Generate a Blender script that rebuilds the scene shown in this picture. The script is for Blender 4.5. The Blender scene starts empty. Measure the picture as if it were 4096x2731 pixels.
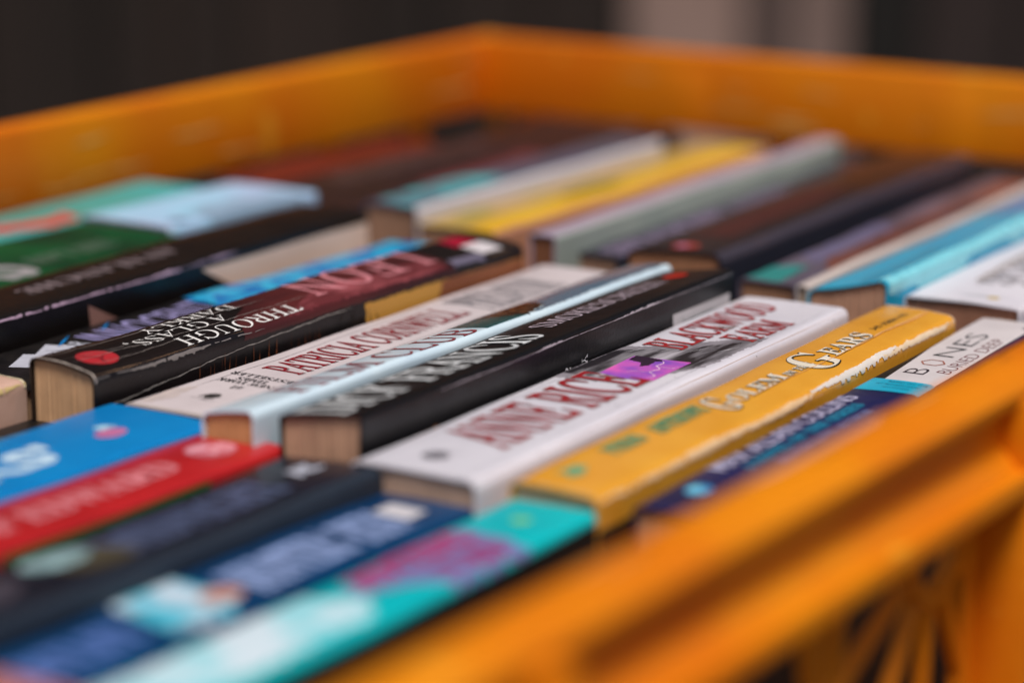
import bpy, bmesh, math, random
from mathutils import Vector, Matrix
R = math.radians
sc = bpy.context.scene
C = sc.collection

# ------------------------------------------------------------------ camera, sky, sun, exposure
# world: +Y runs along the book spines, +X across them, z = 0 is the level of the spines
cam_d = bpy.data.cameras.new('camera')
cam_d.lens = 93.37; cam_d.sensor_width = 36.0
cam_d.clip_start = 0.02; cam_d.clip_end = 60
cam_d.dof.use_dof = True
cam_d.dof.focus_distance = 0.622
cam_d.dof.aperture_fstop = 5.2
cam = bpy.data.objects.new('camera', cam_d); C.objects.link(cam)
cam.location = (0, 0, 0.15)
cam.rotation_euler = (R(90 - 13.673), 0, R(32.981))
sc.camera = cam

world = bpy.data.worlds.new('World'); sc.world = world; world.use_nodes = True
wn = world.node_tree
sky = wn.nodes.new('ShaderNodeTexSky'); sky.sky_type = 'NISHITA'; sky.sun_disc = False
SUN_EL, SUN_AZ = R(64), R(138)          # azimuth measured from +Y towards +X
sky.sun_elevation = SUN_EL; sky.sun_rotation = SUN_AZ
sky.air_density = 1.0; sky.dust_density = 4.0; sky.ozone_density = 1.0
wn.nodes['Background'].inputs['Strength'].default_value = 0.052
wn.links.new(sky.outputs['Color'], wn.nodes['Background'].inputs['Color'])
sun_d = bpy.data.lights.new('sun', 'SUN'); sun_d.energy = 2.35; sun_d.angle = R(20); sun_d.color = (1.0, 0.95, 0.88)
sun = bpy.data.objects.new('sun', sun_d); C.objects.link(sun)
sdir = Vector((math.sin(SUN_AZ) * math.cos(SUN_EL), math.cos(SUN_AZ) * math.cos(SUN_EL), math.sin(SUN_EL)))
sun.rotation_euler = sdir.to_track_quat('Z', 'Y').to_euler()
sun.location = (0, 0, 3)
sc.view_settings.view_transform = 'Standard'; sc.view_settings.look = 'None'
sc.view_settings.exposure = 0.46; sc.view_settings.gamma = 1.0

# ------------------------------------------------------------------ materials
def lin(c):
    if isinstance(c, str):
        c = tuple(int(c[i:i + 2], 16) for i in (0, 2, 4))
    return tuple((v / 255 / 12.92 if v / 255 <= .04045 else ((v / 255 + .055) / 1.055) ** 2.4) for v in c) + (1,)
MATS = {}
def mat(name, col, rough=.4, var=.06, vscale=60, bump=.0, bscale=400, spec=.32, col2=None, stretch=(1, 1, 1), lo=.35, hi=.65, coat=0.0, spots=None):
    """principled surface: base colour varied by noise (second colour optional), fine relief"""
    if name in MATS: return MATS[name]
    m = bpy.data.materials.new(name); m.use_nodes = True; MATS[name] = m
    nt = m.node_tree; b = nt.nodes['Principled BSDF']
    b.inputs['Roughness'].default_value = rough
    b.inputs['Specular IOR Level'].default_value = spec
    b.inputs['Coat Weight'].default_value = coat; b.inputs['Coat Roughness'].default_value = .12
    tc = nt.nodes.new('ShaderNodeTexCoord'); mp = nt.nodes.new('ShaderNodeMapping')
    mp.inputs['Scale'].default_value = stretch
    nt.links.new(tc.outputs['Object'], mp.inputs['Vector'])
    n = nt.nodes.new('ShaderNodeTexNoise'); n.inputs['Scale'].default_value = vscale; n.inputs['Detail'].default_value = 4
    nt.links.new(mp.outputs['Vector'], n.inputs['Vector'])
    cr = nt.nodes.new('ShaderNodeValToRGB')
    c1 = lin(col); c2 = lin(col2) if col2 else tuple(min(1, v * (1 - var * 2.5)) for v in c1[:3]) + (1,)
    cr.color_ramp.elements[0].position = lo; cr.color_ramp.elements[1].position = hi
    cr.color_ramp.elements[0].color = c2; cr.color_ramp.elements[1].color = c1
    nt.links.new(n.outputs['Fac'], cr.inputs['Fac'])
    out = cr.outputs['Color']
    if spots:
        n3 = nt.nodes.new('ShaderNodeTexNoise'); n3.inputs['Scale'].default_value = spots[1]; n3.inputs['Detail'].default_value = 6
        nt.links.new(tc.outputs['Object'], n3.inputs['Vector'])
        mr = nt.nodes.new('ShaderNodeMapRange'); mr.inputs['From Min'].default_value = spots[2]; mr.inputs['From Max'].default_value = spots[2] + .03
        nt.links.new(n3.outputs['Fac'], mr.inputs['Value'])
        mx = nt.nodes.new('ShaderNodeMix'); mx.data_type = 'RGBA'
        nt.links.new(mr.outputs['Result'], mx.inputs['Factor']); nt.links.new(out, mx.inputs['A']); mx.inputs['B'].default_value = lin(spots[0])
        out = mx.outputs['Result']
    nt.links.new(out, b.inputs['Base Color'])
    # uneven gloss
    n4 = nt.nodes.new('ShaderNodeTexNoise'); n4.inputs['Scale'].default_value = 180; n4.inputs['Detail'].default_value = 5
    nt.links.new(tc.outputs['Object'], n4.inputs['Vector'])
    r4 = nt.nodes.new('ShaderNodeMapRange'); r4.inputs['To Min'].default_value = rough * .75; r4.inputs['To Max'].default_value = min(1, rough * 1.35)
    nt.links.new(n4.outputs['Fac'], r4.inputs['Value']); nt.links.new(r4.outputs['Result'], b.inputs['Roughness'])
    if bump:
        n2 = nt.nodes.new('ShaderNodeTexNoise'); n2.inputs['Scale'].default_value = bscale; n2.inputs['Detail'].default_value = 5
        nt.links.new(mp.outputs['Vector'], n2.inputs['Vector'])
        bp = nt.nodes.new('ShaderNodeBump'); bp.inputs['Strength'].default_value = bump; bp.inputs['Distance'].default_value = .0004
        nt.links.new(n2.outputs['Fac'], bp.inputs['Height']); nt.links.new(bp.outputs['Normal'], b.inputs['Normal'])
    return m
def ink(col, rough=.35, **k):
    key = col if isinstance(col, str) else '%02x%02x%02x' % tuple(col)
    return mat('ink_' + key + ('_%d' % int(rough * 100)), col, rough=rough, var=.04, vscale=300, **k)
def page_mat(name, col):
    """page edges: hundreds of thin sheets seen on end"""
    m = mat(name, col, rough=.9, var=.10, vscale=90, spec=.15)
    nt = m.node_tree; b = nt.nodes['Principled BSDF']
    tc = nt.nodes.new('ShaderNodeTexCoord'); mp = nt.nodes.new('ShaderNodeMapping'); mp.inputs['Scale'].default_value = (2300, 8, 8)
    n = nt.nodes.new('ShaderNodeTexNoise'); n.inputs['Scale'].default_value = 1; n.inputs['Detail'].default_value = 3
    nt.links.new(tc.outputs['Object'], mp.inputs['Vector']); nt.links.new(mp.outputs['Vector'], n.inputs['Vector'])
    bp = nt.nodes.new('ShaderNodeBump'); bp.inputs['Strength'].default_value = .35; bp.inputs['Distance'].default_value = .0003
    nt.links.new(n.outputs['Fac'], bp.inputs['Height']); nt.links.new(bp.outputs['Normal'], b.inputs['Normal'])
    src = b.inputs['Base Color'].links[0].from_socket
    mx = nt.nodes.new('ShaderNodeMix'); mx.data_type = 'RGBA'; mx.blend_type = 'MULTIPLY'; mx.inputs['Factor'].default_value = .26
    cr = nt.nodes.new('ShaderNodeValToRGB'); cr.color_ramp.elements[0].position = .3; cr.color_ramp.elements[1].position = .6
    cr.color_ramp.elements[0].color = (.45, .4, .36, 1)
    nt.links.new(n.outputs['Fac'], cr.inputs['Fac'])
    nt.links.new(src, mx.inputs['A']); nt.links.new(cr.outputs['Color'], mx.inputs['B']); nt.links.new(mx.outputs['Result'], b.inputs['Base Color'])
    return m

# ------------------------------------------------------------------ object helpers
def link_mesh(name, bm, m, parent=None, smooth=False):
    me = bpy.data.meshes.new(name)
    if isinstance(bm, tuple): me.from_pydata(bm[0], [], bm[1])
    else: bm.to_mesh(me); bm.free()
    if smooth:
        for p in me.polygons: p.use_smooth = True
    for mm in (m if isinstance(m, (list, tuple)) else [m]): me.materials.append(mm)
    o = bpy.data.objects.new(name, me); C.objects.link(o)
    if parent is not None: o.parent = parent
    return o
def tag(o, label=None, cat=None, group=None, kind=None):
    if label: o['label'] = label
    if cat: o['category'] = cat
    if group: o['group'] = group
    if kind: o['kind'] = kind
    return o
def box_bm(x0, x1, y0, y1, z0, z1, bevel=0, bm=None):
    own = bm is None
    bm = bm or bmesh.new()
    r = bmesh.ops.create_cube(bm, size=1, matrix=Matrix.Translation(((x0 + x1) / 2, (y0 + y1) / 2, (z0 + z1) / 2)) @ Matrix.Diagonal((x1 - x0, y1 - y0, z1 - z0, 1)))
    if bevel:
        es = list({e for v in r['verts'] for e in v.link_edges})
        bmesh.ops.bevel(bm, geom=es, offset=bevel, segments=2, affect='EDGES', profile=.6)
    return bm

# ------------------------------------------------------------------ lettering: outlines of the built-in font as flat meshes
GL = {}
def glyphs(s, style, off):
    key = (s, style, off)
    if key in GL: return GL[key]
    def conv(t):
        o = ''
        for c in t:
            if style == 'bold':
                o += chr(0x1D400 + ord(c) - 65) if 'A' <= c <= 'Z' else chr(0x1D41A + ord(c) - 97) if 'a' <= c <= 'z' else chr(0x1D7CE + int(c)) if c.isdigit() else c
            elif style == 'serif':
                o += chr(0x1D434 + ord(c) - 65) if 'A' <= c <= 'Z' else chr(0x1D44E + ord(c) - 97) if ('a' <= c <= 'z' and c != 'h') else c
            else: o += c
        return o
    def mesh_of(t):
        cu = bpy.data.curves.new('lettering', 'FONT'); cu.body = conv(t); cu.resolution_u = 4
        cu.offset = off; cu.shear = -.25 if style == 'serif' else 0
        ob = bpy.data.objects.new('lettering', cu); C.objects.link(ob)
        bpy.context.view_layer.update()
        dg = bpy.context.evaluated_depsgraph_get()
        me = ob.evaluated_get(dg).to_mesh()
        vs = [(v.co.x, v.co.y) for v in me.vertices]; fs = [tuple(p.vertices) for p in me.polygons]
        ob.evaluated_get(dg).to_mesh_clear()
        C.objects.unlink(ob); bpy.data.objects.remove(ob); bpy.data.curves.remove(cu)
        return vs, fs
    vs, fs = mesh_of(s)
    hk = ('H', style)
    if hk not in GL:
        o2 = off; hv, _ = mesh_of('H'); GL[hk] = max(v[1] for v in hv)
    x0 = min(v[0] for v in vs); x1 = max(v[0] for v in vs)
    GL[key] = ([(v[0] - x0, v[1]) for v in vs], fs, x1 - x0, GL[hk])
    return GL[key]

# ------------------------------------------------------------------ books
# name: left x, near y, spine width, length, height of left and right spine edge, turn in degrees
BOOKS = {
    'glass': (-0.4044, 0.4246, 0.0194, 0.1725, 0.006, 0.0045, -0.4),
    'patricia': (-0.3806, 0.429, 0.0272, 0.1748, -0.002, -0.002, 0.6),
    'film': (-0.3509, 0.4197, 0.0142, 0.1762, 0.0024, 0.0046, 0.0),
    'francis': (-0.3317, 0.4219, 0.0209, 0.1679, 0.004, 0.007, 1.6),
    'rice': (-0.3083, 0.4147, 0.0302, 0.1771, 0.0, 0.0, 1.8),
    'golem': (-0.2728, 0.4196, 0.0198, 0.1819, 0.0, -0.001, 1.8),
    'bones': (-0.2508, 0.43, 0.016, 0.187, -0.004, -0.004, 2.3),
    'blue': (-0.3836, 0.2524, 0.0305, 0.175, -0.002, -0.002, 0.0),
    'red': (-0.3539, 0.2491, 0.0221, 0.175, -0.003, -0.003, 0.0),
    'navy': (-0.3277, 0.2414, 0.0268, 0.175, -0.003, -0.001, 0.0),
    'azure': (-0.3029, 0.2434, 0.0237, 0.175, -0.006, -0.006, 0.0),
    'teal': (-0.2734, 0.2486, 0.0201, 0.175, -0.004, -0.004, 0.0),
    'beige': (-0.432, 0.2566, 0.0246, 0.17, 0.0, 0.0, 0.0),
    'torn': (-0.4065, 0.262, 0.0215, 0.166, -0.008, -0.008, 0.0),
    'zahir': (-0.443, 0.432, 0.036, 0.185, -0.004, -0.004, 0.0),
    'kblack': (-0.4685, 0.443, 0.024, 0.174, 0.0035, 0.0035, 2.2),
    'green': (-0.522, 0.398, 0.051, 0.174, 0.0, 0.0, 0.0),
    'lightblue': (-0.5245, 0.575, 0.034, 0.07, 0.001, 0.001, 0.0),
    'tealfish': (-0.555, 0.462, 0.032, 0.176, -0.001, -0.001, 0.0),
    'redthin': (-0.555, 0.672, 0.0235, 0.1, -0.005, -0.005, 0.0),
    'dark1': (-0.5305, 0.66, 0.0275, 0.182, -0.005, -0.005, 0.0),
    'dark2': (-0.502, 0.65, 0.03, 0.19, -0.005, -0.005, 0.0),
    'whiteside': (-0.4686, 0.6395, 0.0193, 0.1484, 0.001, 0.001, 0.0),
    'yellow': (-0.4499, 0.6405, 0.0275, 0.1779, -0.004, -0.004, 0.5),
    'sage': (-0.3945, 0.6167, 0.0085, 0.1937, 0.003, 0.003, 2.0),
    'lavender': (-0.3905, 0.6308, 0.0165, 0.185, -0.004, -0.004, 1.0),
    'maroon': (-0.3681, 0.6259, 0.0289, 0.19, 0.0, 0.001, 2.6),
    'collage': (-0.33, 0.6209, 0.0167, 0.185, -0.003, -0.003, 2.0),
    'cream': (-0.3112, 0.618, 0.0034, 0.18, -0.002, -0.002, 2.0),
    'cyan': (-0.3025, 0.6072, 0.0224, 0.185, 0.0, 0.005, 2.0),
    'white2': (-0.2798, 0.6174, 0.0315, 0.18, -0.001, -0.001, 1.8),
    'white3': (-0.2445, 0.61, 0.034, 0.18, -0.003, -0.003, 1.5),
}

FLOOR = -.1102
class Book:
    def __init__(s, key, label, cover, page='c8a888', bulge=.0002, r=.0012, wave=.00018, side_wave=.0003, rough=.3, kind='paperback_book', group='paperback books standing in the crate', warp=0.0, page_inset=.0008, coat=.12):
        s.x, s.y, s.w, s.L, s.zl, s.zr, s.yaw = BOOKS[key]
        s.key = key; s.bulge = bulge; s.r = r; s.wave = wave; s.sw = side_wave; s.warp = warp
        rnd = random.Random(key); s.ph = [rnd.uniform(0, 6.28) for _ in range(6)]; s.rnd = rnd
        s.root = bpy.data.objects.new(kind, None); C.objects.link(s.root)
        s.root.location = (s.x, s.y, FLOOR); s.root.rotation_euler = (0, 0, R(s.yaw)); s.root.empty_display_size = .02
        tag(s.root, label, 'book', group)
        cm = cover if not isinstance(cover, str) else mat('cover_' + key, cover, rough=rough, var=.05, vscale=40, bump=.12, bscale=900, coat=coat)
        s.build(cm, page_mat('pages_' + page, page), page_inset)
    def top(s, a, t):
        u = a / s.w; z = s.zl + (s.zr - s.zl) * u + s.bulge * 4 * u * (1 - u)
        r = s.r
        if a < r: z -= r - math.sqrt(max(0, r * r - (r - a) ** 2))
        if a > s.w - r: z -= r - math.sqrt(max(0, r * r - (r - (s.w - a)) ** 2))
        z += s.wave * (math.sin(t * 48 + s.ph[0]) + .6 * math.sin(t * 130 + s.ph[1] + a * 90) + .4 * math.sin(t * 31 - a * 260 + s.ph[2]))
        z += s.warp * ((2 * t / s.L - 1) ** 2)
        return z
    def side(s, d, t, right):
        """x on the side cover, d below the spine edge"""
        k = s.sw * (math.sin(t * 30 + s.ph[3]) + .5 * math.sin(t * 75 + d * 50 + s.ph[4])) * min(1, d / .01)
        return (s.w + k) if right else -k
    def P(s, a, t, lift=0.0):
        """point of the cover: a across the spine (past w: down the right side), t along it"""
        def raw(a, t):
            if a < 0: return Vector((s.side(-a, t, False), t, s.top(0, t) + a))
            if a > s.w: return Vector((s.side(a - s.w, t, True), t, s.top(s.w, t) - (a - s.w)))
            return Vector((a, t, s.top(a, t)))
        p = raw(a, t)
        if lift:
            e = .0003
            da = raw(a + e, t) - raw(a - e, t); n = da.cross(Vector((0, 1, 0))); n.normalize(); n = -n
            if n.z < 0 and 0 <= a <= s.w: n = -n
            if a > s.w and n.x < 0: n = -n
            if a < 0 and n.x > 0: n = -n
            p = p + n * lift
        p.z -= FLOOR
        return p
    def build(s, cm, pm, inset):
        nt = 28; H = -FLOOR
        r, w = s.r, s.w
        al = [-(.106 + s.zl * 0 - .004), -.06, -.03, -.015, -.007, -.003, -.001]
        al += [r * (1 - math.cos(k / 5 * math.pi / 2)) for k in range(0, 6)]
        n = 10
        al += [r + (w - 2 * r) * k / n for k in range(1, n)]
        al += [w - r * (1 - math.cos(k / 5 * math.pi / 2)) for k in range(5, -1, -1)]
        al += [w + d for d in (.001, .003, .007, .015, .03, .06, .102)]
        ts = [s.L * k / nt for k in range(nt + 1)]
        th = .00045
        verts, faces = [], []
        N = len(al)
        for lay in (0, 1):
            for t in ts:
                for a in al:
                    verts.append(s.P(a, t, -th if lay else 1e-7))
        M = N * len(ts)
        for j in range(nt):
            for i in range(N - 1):
                q = j * N + i
                faces.append((q, q + 1, q + N + 1, q + N)); faces.append((M + q, M + q + N, M + q + N + 1, M + q + 1))
        for j, rev in ((0, 0), (nt, 1)):
            for i in range(N - 1):
                q = j * N + i; f = (q, M + q, M + q + 1, q + 1); faces.append(f[::-1] if rev else f)
        for i, rev in ((0, 0), (N - 1, 1)):
            for j in range(nt):
                q = j * N + i; f = (q, q + N, M + q + N, M + q); faces.append(f[::-1] if rev else f)
        s.cover = link_mesh('cover', (verts, faces), cm, s.root, smooth=True)
        s.cover.data.set_sharp_from_angle(angle=R(50))
        # page block
        pv, pf = [], []
        NC = 44; jit = [s.rnd.uniform(0, .00022) + (.0002 if s.rnd.random() > .88 else 0) for _ in range(NC + 1)]
        jit2 = [s.rnd.uniform(0, .0004) for _ in range(NC + 1)]
        aa = [th * 1.6 + (w - th * 3.2) * k / NC for k in range(NC + 1)]
        tt = [inset] + [inset + (s.L - 2 * inset) * k / 10 for k in range(1, 11)]
        K = 2 * (NC + 1); Q = NC + 1
        for jj, t in enumerate(tt):
            tj = [t + (jit[k] if jj == 0 else -jit2[k] if jj == len(tt) - 1 else 0) for k in range(Q)]
            for k, a in enumerate(aa):
                z = s.top(min(max(a, r * .9), w - r * .9), t) - th * 1.15 - FLOOR
                pv.append((a, tj[k], z))
            for k, a in enumerate(aa): pv.append((a, tj[k] * .7 + t * .3, .004))
        for j in range(len(tt) - 1):
            for i in range(NC):
                q = j * K + i
                pf.append((q, q + 1, q + K + 1, q + K)); pf.append((q + Q, q + Q + K, q + Q + 1 + K, q + Q + 1))
            q = j * K; pf.append((q, q + K, q + K + Q, q + Q)); pf.append((q + NC, q + NC + Q, q + NC + Q + K, q + NC + K))
        for j, rev in ((0, 0), (len(tt) - 1, 1)):
            for i in range(NC):
                q = j * K + i; f = (q, q + Q, q + Q + 1, q + 1); pf.append(f[::-1] if rev else f)
        s.pages = link_mesh('page_block', (pv, pf), pm, s.root)
    # ---- flat print, some painted shade and sheen, lying on the cover
    def decal(s, name, tri, m, lift=.00012, cut=.0018, label=None):
        """tri: (points (a, t), faces) -> mesh that follows the cover"""
        bm = bmesh.new()
        vs = [bm.verts.new((a, t, 0)) for a, t in tri[0]]
        for f in tri[1]:
            try: bm.faces.new([vs[i] for i in f])
            except ValueError: pass
        if not bm.faces:
            bm.free(); return
        amin = min(v.co.x for v in bm.verts); amax = max(v.co.x for v in bm.verts)
        tmin = min(v.co.y for v in bm.verts); tmax = max(v.co.y for v in bm.verts)
        cuts = []
        a = math.ceil(amin / cut) * cut
        while a < amax: cuts.append(a); a += cut
        for e in (s.r * .15, s.r * .4, s.r, s.w - s.r, s.w - s.r * .4, s.w - s.r * .15, s.w - s.r * .03, s.w, s.w + .0004):
            if amin < e < amax: cuts.append(e)
        for a in cuts:
            bmesh.ops.bisect_plane(bm, geom=bm.verts[:] + bm.edges[:] + bm.faces[:], plane_co=(a, 0, 0), plane_no=(1, 0, 0), dist=1e-6)
        k = .006; t = math.ceil(tmin / k) * k
        while t < tmax:
            bmesh.ops.bisect_plane(bm, geom=bm.verts[:] + bm.edges[:] + bm.faces[:], plane_co=(0, t, 0), plane_no=(0, 1, 0), dist=1e-6); t += k
        for v in bm.verts:
            v.co = s.P(min(max(v.co.x, -.05), s.w + .1), min(max(v.co.y, .0001), s.L - .0001), lift)
        bmesh.ops.recalc_face_normals(bm, faces=bm.faces[:])
        o = link_mesh(name, bm, m, s.cover, smooth=True)
        if label: o['label'] = label
        return o
    def text(s, name, body, orient, a, t0, t1, cap, m, style='bold', off=0.0, lift=.00014, slope=0.0, amax=None):
        """down: reads away from the camera, tops to the left; up: the reverse; cross: across the spine, tops to the near end (a = its right end, t0 = left end, t1 = baseline t)"""
        vs, fs, W, Hc = glyphs(body, style, off)
        pts = []
        for x, y in vs:
            if orient == 'down': p = (a + slope * x / W - y / Hc * cap, t0 + x / W * (t1 - t0))
            elif orient == 'up': p = (a - slope * x / W + y / Hc * cap, t1 - x / W * (t1 - t0))
            elif orient == 'cross': p = (a - x / W * (a - t0), t1 - y / Hc * cap)
            elif orient == 'crossf': p = (t0 + x / W * (a - t0), t1 + y / Hc * cap)
            pts.append(p)
        return s.decal(name, (pts, fs), m, lift)
    def patch(s, name, pts, m, lift=.00010, jag=0.0, label=None):
        """polygon of print, its outline roughened when jag > 0"""
        if jag:
            out = []
            for i, p in enumerate(pts):
                q = pts[(i + 1) % len(pts)]; L = math.hypot(q[0] - p[0], q[1] - p[1]); n = max(1, int(L / (jag * 1.5)))
                for k in range(n):
                    f = k / n; out.append((p[0] + (q[0] - p[0]) * f + s.rnd.uniform(-jag, jag), p[1] + (q[1] - p[1]) * f + s.rnd.uniform(-jag, jag)))
            pts = out
        return s.decal(name, (pts, [tuple(range(len(pts)))]), m, lift, label=label)
    def ellipse(s, name, a, t, ra, rt, m, lift=.00012, n=28, label=None):
        return s.patch(name, [(a + ra * math.cos(k / n * 6.2832), t + rt * math.sin(k / n * 6.2832)) for k in range(n)], m, lift, label=label)
    def line(s, name, pts, width, m, lift=.00018, jag=0.0, step=.0012, taper=True):
        """worn line: a thin ragged strip through the points"""
        path = []
        for i in range(len(pts) - 1):
            p, q = pts[i], pts[i + 1]; n = max(1, int(math.hypot(q[0] - p[0], q[1] - p[1]) / step))
            for k in range(n): path.append((p[0] + (q[0] - p[0]) * k / n, p[1] + (q[1] - p[1]) * k / n))
        path.append(pts[-1])
        v, f = [], []; off = 0
        for i, (a, t) in enumerate(path):
            p, q = path[max(0, i - 1)], path[min(len(path) - 1, i + 1)]
            dx, dy = q[0] - p[0], q[1] - p[1]; L = math.hypot(dx, dy) or 1; nx, ny = -dy / L, dx / L
            off = off * .7 + s.rnd.uniform(-jag, jag)
            e = min(1, i / 4, (len(path) - 1 - i) / 4) if taper else 1
            wv = (width(t) if callable(width) else width) * ((.55 + .9 * s.rnd.random()) if jag else 1) * max(.15, e)
            v += [(a + (off - wv / 2) * nx, t + (off - wv / 2) * ny), (a + (off + wv / 2) * nx, t + (off + wv / 2) * ny)]
            if i: f.append((2 * i - 2, 2 * i - 1, 2 * i + 1, 2 * i))
        return s.decal(name, (v, f), m, lift)
    def edge_wear(s, right=True, width=.0005, t0=0, t1=None, m=None, a0=None, breaks=.25):
        """paper showing through along the spine edge, in runs"""
        m = m or ink('cfc6c4', .7); t1 = t1 or s.L; a = a0 if a0 is not None else (s.w - .00025 if right else .00025)
        v, f = [], []; t = t0; lvl = .6; h1 = h2 = width * .3; c = 0
        while t < t1:
            run = s.rnd.uniform(.0008, .0060)
            lvl = min(1.3, max(.25, lvl + s.rnd.uniform(-.35, .35)))
            if s.rnd.random() > breaks:
                n = max(3, int(run / .0004))
                for k in range(n):
                    tk = min(t1, t + run * k / (n - 1)); c = c * .8 + s.rnd.uniform(-.06, .06) * width
                    env = min(1, (tk - t0) / .01 + .15, (t1 - tk) / .01 + .15)
                    h1 = h1 * .65 + .35 * width * lvl * env * s.rnd.uniform(.1, .8); h2 = h2 * .65 + .35 * width * lvl * env * s.rnd.uniform(.1, .8)
                    v += [(a + c - h1, tk), (a + c + h2, tk)]
                    if k: i = len(v) - 4; f.append((i, i + 1, i + 3, i + 2))
                t += run
            else: t += s.rnd.uniform(.0003, .0016)
        if v: s.decal('worn_edge', (v, f), m, .00016, cut=.01)['kind'] = 'stuff'
    def end_wear(s, far=False, width=.0006, m=None):
        """fibres along the cut end of the spine"""
        m = m or ink('b9aaa0', .8); t = s.L - .0002 if far else .0002; sg = -1 if far else 1
        v, f = [], []; n = int(s.w / .0005); ww = width * .4
        for k in range(n + 1):
            ww = ww * .6 + s.rnd.uniform(.1, 1) * width * .5
            v += [(s.w * k / n, t), (s.w * k / n, t + sg * ww)]
            if k: i = len(v) - 4; f.append((i, i + 1, i + 3, i + 2))
        s.decal('worn_end', (v, f), m, .00015)

# ================================================================== the crate
PL = mat('orange_crate_plastic', (220, 130, 8), rough=.46, vscale=16, col2=(208, 106, 6), bump=.25, spec=.25, bscale=260, spots=((224, 146, 34), 45, .65))
ZR = .022                                         # level of the rim
OX0, OX1, OY0, OY1 = -.577, -.1885, .232, .8620   # outer outline of the rim
RW = .0118                                        # width of the rim
crate = bpy.data.objects.new('plastic_crate', None); C.objects.link(crate)
crate.location = ((OX0 + OX1) / 2, (OY0 + OY1) / 2, -.118)
tag(crate, 'orange yellow plastic stacking crate filled with paperbacks, rim scuffed and slotted sides', 'crate')
crate.empty_display_size = .05
inv = Matrix.Translation(-crate.location)
def cpart(name, bm, smooth=True):
    bm.transform(inv)
    o = link_mesh(name, bm, PL, crate, smooth)
    o.data.set_sharp_from_angle(angle=R(35))
    return o
T = .0045
# rim: four mitred flat bands with rounded edges
def rim_bar(x0, x1, y0, y1, wear=0): return box_bm(x0, x1, y0, y1, ZR - T, ZR, .0014)
# section of the long sides: flat top, rounded shoulder, shallow recess, ledge
def side_section(name, pts, y0, y1, mirror=False):
    bm = bmesh.new(); rings = []
    for y in (y0, y1): rings.append([bm.verts.new(((OX0 + OX1 - x) if mirror else x, y, z)) for x, z in pts])
    n = len(pts)
    for i in range(n): bm.faces.new((rings[0][i], rings[0][(i + 1) % n], rings[1][(i + 1) % n], rings[1][i]))
    bm.faces.new(rings[0][::-1]); bm.faces.new(rings[1])
    bmesh.ops.recalc_face_normals(bm, faces=bm.faces[:])
    return cpart(name, bm)
IN = OX1 - RW
RIM = [(IN, ZR - T), (IN, ZR - .0014), (IN + .0005, ZR - .0005), (IN + .0014, ZR), (IN + .0062, ZR), (IN + .0085, ZR - .0006), (IN + .0105, ZR - .0018), (IN + .0118, ZR - .0034), (OX1, ZR - .0052), (OX1 - .0004, ZR - .0062), (OX1 - .0016, ZR - .0066), (OX1 - .0040, ZR - .0060), (OX1 - .0060, ZR - T)]
side_section('rim', RIM, OY0, OY1); side_section('rim', RIM, OY0, OY1, True)
cpart('rim', rim_bar(OX0 + RW - .001, OX1 - RW + .001, OY1 - RW, OY1 - .0004))
cpart('rim', rim_bar(OX0 + RW - .001, OX1 - RW + .001, OY0 + .0004, OY0 + RW))
# inner lip standing along the inside of the rim and the wall below it
WX1, WX0, WY0, WY1 = OX1 - RW + .0005, OX0 + RW - .0005, OY0 + RW - .0005, OY1 - RW + .0005
REC = .0040                                       # depth of the recess under the rim
cpart('upper_wall', box_bm(WX0 - .006, WX0 + .0006, WY0, WY1, -.006, ZR - .002, .0006))
cpart('upper_wall', box_bm(WX0, WX1, WY1 - .0006, WY1 + .006, -.006, ZR - .002, .0006))
cpart('upper_wall', box_bm(WX0, WX1, WY0 - .006, WY0 + .0006, -.006, ZR - .002, .0006))
side_section('upper_wall', [(OX1 - .0050, ZR - .0040), (OX1 - .0075, ZR - .0040), (OX1 - .0075, -.0010), (OX1 - .0020, -.0010), (OX1 - .0004, .0030), (OX1 - .0040, .0068)], WY0, WY1)
# rib running round the outside under the rim
for q in ((OX1 - REC - .003, OX1 + .0028, OY0 + .0006, OY1 - .0006), (OX0 + .0006, OX0 + REC, OY0 + .0006, OY1 - .0006),
          (OX0 + REC, OX1 - REC, OY1 - REC, OY1 - .0008), (OX0 + REC, OX1 - REC, OY0 + .0008, OY0 + REC)):
    cpart('rib', box_bm(*q, -.0022, .0028, .0012))
# upright fins between rim and rib and down the side
for y in (.300, .4770, .642, .80):
    cpart('fin', box_bm(OX1 - REC - .001, OX1 + .0030, y - .0040, y + .0040, .0020, ZR - .0056, .0007))
    cpart('fin', box_bm(OX1 - .0116, OX1 + .0024, y - .0030, y + .0030, -.112, -.0018, .0007))
for y in (.300, .4875, .642, .80):
    cpart('fin', box_bm(OX0 + .0006, OX0 + REC + .001, y - .0035, y + .0035, .0024, ZR - T + .0006, .0007))
# vertical stiffeners on the inner faces of the far walls
for y in ():
    cpart('stiffener', box_bm(WX0 + .0004, WX0 + .0012, y - .006, y + .006, -.10, ZR - .006, .0006))
for x in (-.475, -.37, -.27):
    cpart('stiffener', box_bm(x - .009, x + .009, WY1 - .0010, WY1 - .0004, -.0055, ZR - .006, .0003))
# solid posts, skirts and floor
for q in ((OX1 - .0116, OX1 - .0083, .4680, .5250), (OX1 - REC - .0031, OX1 - REC + .0002, .620, .664),
          (OX1 - REC - .0031, OX1 - REC + .0002, .800, OY1 - .002), (OX1 - REC - .0031, OX1 - REC + .0002, OY0 + .002, .305)):
    cpart('corner_post', box_bm(*q, -.112, -.0018, .0006))
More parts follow.
